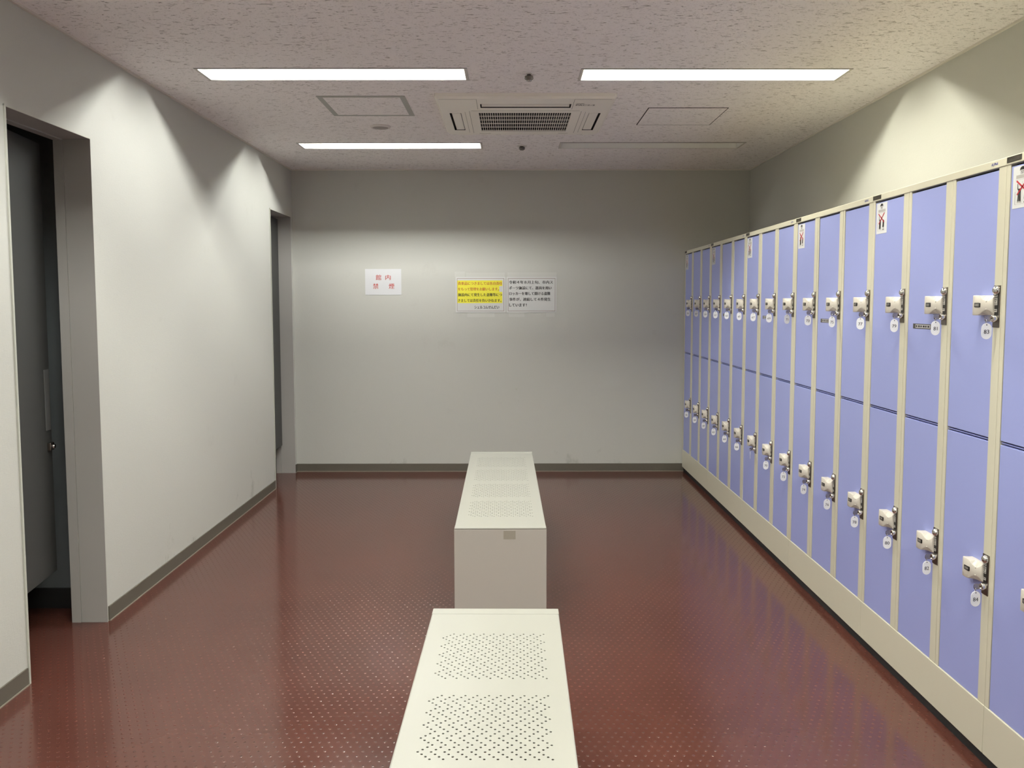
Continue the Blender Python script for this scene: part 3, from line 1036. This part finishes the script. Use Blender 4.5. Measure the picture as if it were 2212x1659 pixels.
def sheet_part(r, w, h, m, extra):
    b = MB()
    b.box(-w / 2, w / 2, -.0022, 0, 0, h, m)
    extra(b)
    b.build('sheet', r)


WR, WU = (1, 0, 0), (0, 0, 1)
TY = -.0028
# no smoking sheet
r = board('no_smoking_sign', -1.1945, -.8975, 1.4735, 1.686, 'small white sheet with four large red characters and no border', 'paper2')
def ex(b):
    s = .298 / 358.0
    for ch, px, py, h in (('館', 268, 180, .044), ('内', 362, 180, .042), ('禁', 240, 266, .044), ('煙', 397, 266, .044)):
        b.text(ch, ((px - 314) * s, TY, .2125 - (py - 97) * s), WR, WU, 'signred', height=h, width=h * 1.02, bold=.012)
sheet_part(r, .297, .2125, 'paper2', ex)


def frame_lines(b, w, h):
    i, t = .0120, .0026
    for (x0, x1, z0, z1) in ((-w / 2 + i, w / 2 - i, i, i + t), (-w / 2 + i, w / 2 - i, h - i - t, h - i), (-w / 2 + i, -w / 2 + i + t, i, h - i), (w / 2 - i - t, w / 2 - i, i, h - i)):
        b.face([(x0, TY + .0003, z0), (x1, TY + .0003, z0), (x1, TY + .0003, z1), (x0, TY + .0003, z1)], 'brown')


S = .411 / 1010.0
r = board('valuables_sign', -.450, -.039, 1.327, 1.621, 'laminated notice with yellow highlighted lines of writing', 'paper')
def ex(b):
    frame_lines(b, .411, .294)
    X = lambda p: -.2055 + (p - 30) * S
    Z = lambda p: .294 - (p - 175) * S
    def hl(xa, ya, xb, yb):
        b.face([(X(xa), TY + .0003, Z(yb)), (X(xb), TY + .0003, Z(yb)), (X(xb), TY + .0003, Z(ya)), (X(xa), TY + .0003, Z(ya))], 'yellow')
    hl(66, 248, 976, 362); hl(66, 362, 915, 478); hl(66, 478, 976, 705)
    for t, y, xa, xb, m in (('貴重品につきましては各自責任', 308, 80, 975, 'orange'), ('をもって管理をお願いします。', 422, 80, 905, 'orange'),
                            ('施設内にて発生した盗難等につ', 537, 80, 968, 'black'), ('きましては責任を負いかねます。', 652, 80, 955, 'black'),
                            ('シェルコムせんだい', 790, 410, 912, 'black')):
        b.text(t, (X((xa + xb) / 2), TY, Z(y)), WR, WU, m, height=.0262, width=(xb - xa) * S, bold=.034)
sheet_part(r, .411, .294, 'paper', ex)
for q in ((-.213, -.128, .294, .336), (-.120, .200, .294, .328), (-.11, .115, -.038, .0)):
    b = MB(); b.box(q[0], q[1], -.0008, -.0003, q[2], q[3], 'tape'); tag(b.build('tape', r), 'strip of clear tape')

r = board('theft_warning_sign', -.0310, .3840, 1.327, 1.621, 'laminated notice with five lines of black writing and no highlighting', 'paper')
def ex(b):
    frame_lines(b, .413, .294)
    X = lambda p: -.2065 + (p - 1045) * S
    Z = lambda p: .294 - (p - 175) * S
    for t, y, xa, xb in (('令和４年８月上旬、市内ス', 285, 1095, 1980), ('ポーツ施設にて、器具を用い', 400, 1095, 1958), ('ロッカーを壊して開ける盗難', 513, 1098, 1930),
                         ('事件が、連続して４件発生', 630, 1098, 1940), ('しています！', 745, 1098, 1450)):
        b.text(t, (X((xa + xb) / 2), TY, Z(y)), WR, WU, 'black', height=.0268, width=(xb - xa) * S, bold=.034)
sheet_part(r, .413, .294, 'paper', ex)
for q in ((-.200, .205, .294, .330), (-.19, -.06, -.036, .0), (.12, .19, -.036, .0)):
    b = MB(); b.box(q[0], q[1], -.0008, -.0003, q[2], q[3], 'tape'); tag(b.build('tape', r), 'strip of clear tape')

# broken hook stub
r = empty('wall_hook', (.052, YB, .693))
tag(r, 'tiny white hook stub on the bare part of the far wall', 'wall hook')
b = MB(); b.box(-.007, .007, -.003, -.0003, -.008, .009, 'lip', bevel=.001); b.build('hook_plate', r)
b = MB(); b.tube([(0, -.003, .004), (0, -.010, .001), (.002, -.014, -.003), (.003, -.013, -.008)], .0022, 'lip', 8); b.build('peg', r)

# ------------------------------------------------------------------ camera
f, pitch, yaw, roll, dy, hcam = 1800.0, 7.30986541e-02, 2.05475e-03, -9.57e-04, -44.398, 1.41044769
fwd = Vector((math.sin(yaw) * math.cos(pitch), math.cos(yaw) * math.cos(pitch), -math.sin(pitch)))
rt = Vector((math.cos(yaw), -math.sin(yaw), 0))
upv = rt.cross(fwd)
r2 = math.cos(roll) * rt + math.sin(roll) * upv
u2 = -math.sin(roll) * rt + math.cos(roll) * upv
cam = bpy.data.cameras.new('camera')
cam.sensor_fit = 'HORIZONTAL'; cam.sensor_width = 36.0
cam.lens = f / 2212.0 * 36.0
cam.shift_y = dy / 2212.0
cam.clip_start = 0.02
co = bpy.data.objects.new('camera', cam)
COL.objects.link(co)
mw = Matrix.Identity(4)
for i in range(3):
    mw[i][0], mw[i][1], mw[i][2] = r2[i], u2[i], -fwd[i]
mw[2][3] = hcam
co.matrix_world = mw
scene.camera = co

# ------------------------------------------------------------------ world and view
w = bpy.data.worlds.new('world'); scene.world = w
w.use_nodes = True
w.node_tree.nodes['Background'].inputs['Color'].default_value = (0, 0, 0, 1)
vs = scene.view_settings
vs.view_transform = 'Standard'; vs.look = 'None'; vs.gamma = 1.0; vs.exposure = 0.09
vs.use_curve_mapping = False
scene.cycles.max_bounces = 10
scene.cycles.diffuse_bounces = 6
scene.cycles.glossy_bounces = 4
scene.cycles.use_denoising = True
scene.cycles.use_light_tree = False
scene.cycles.adaptive_threshold = 0.02
scene.cycles.sample_clamp_indirect = 8.0
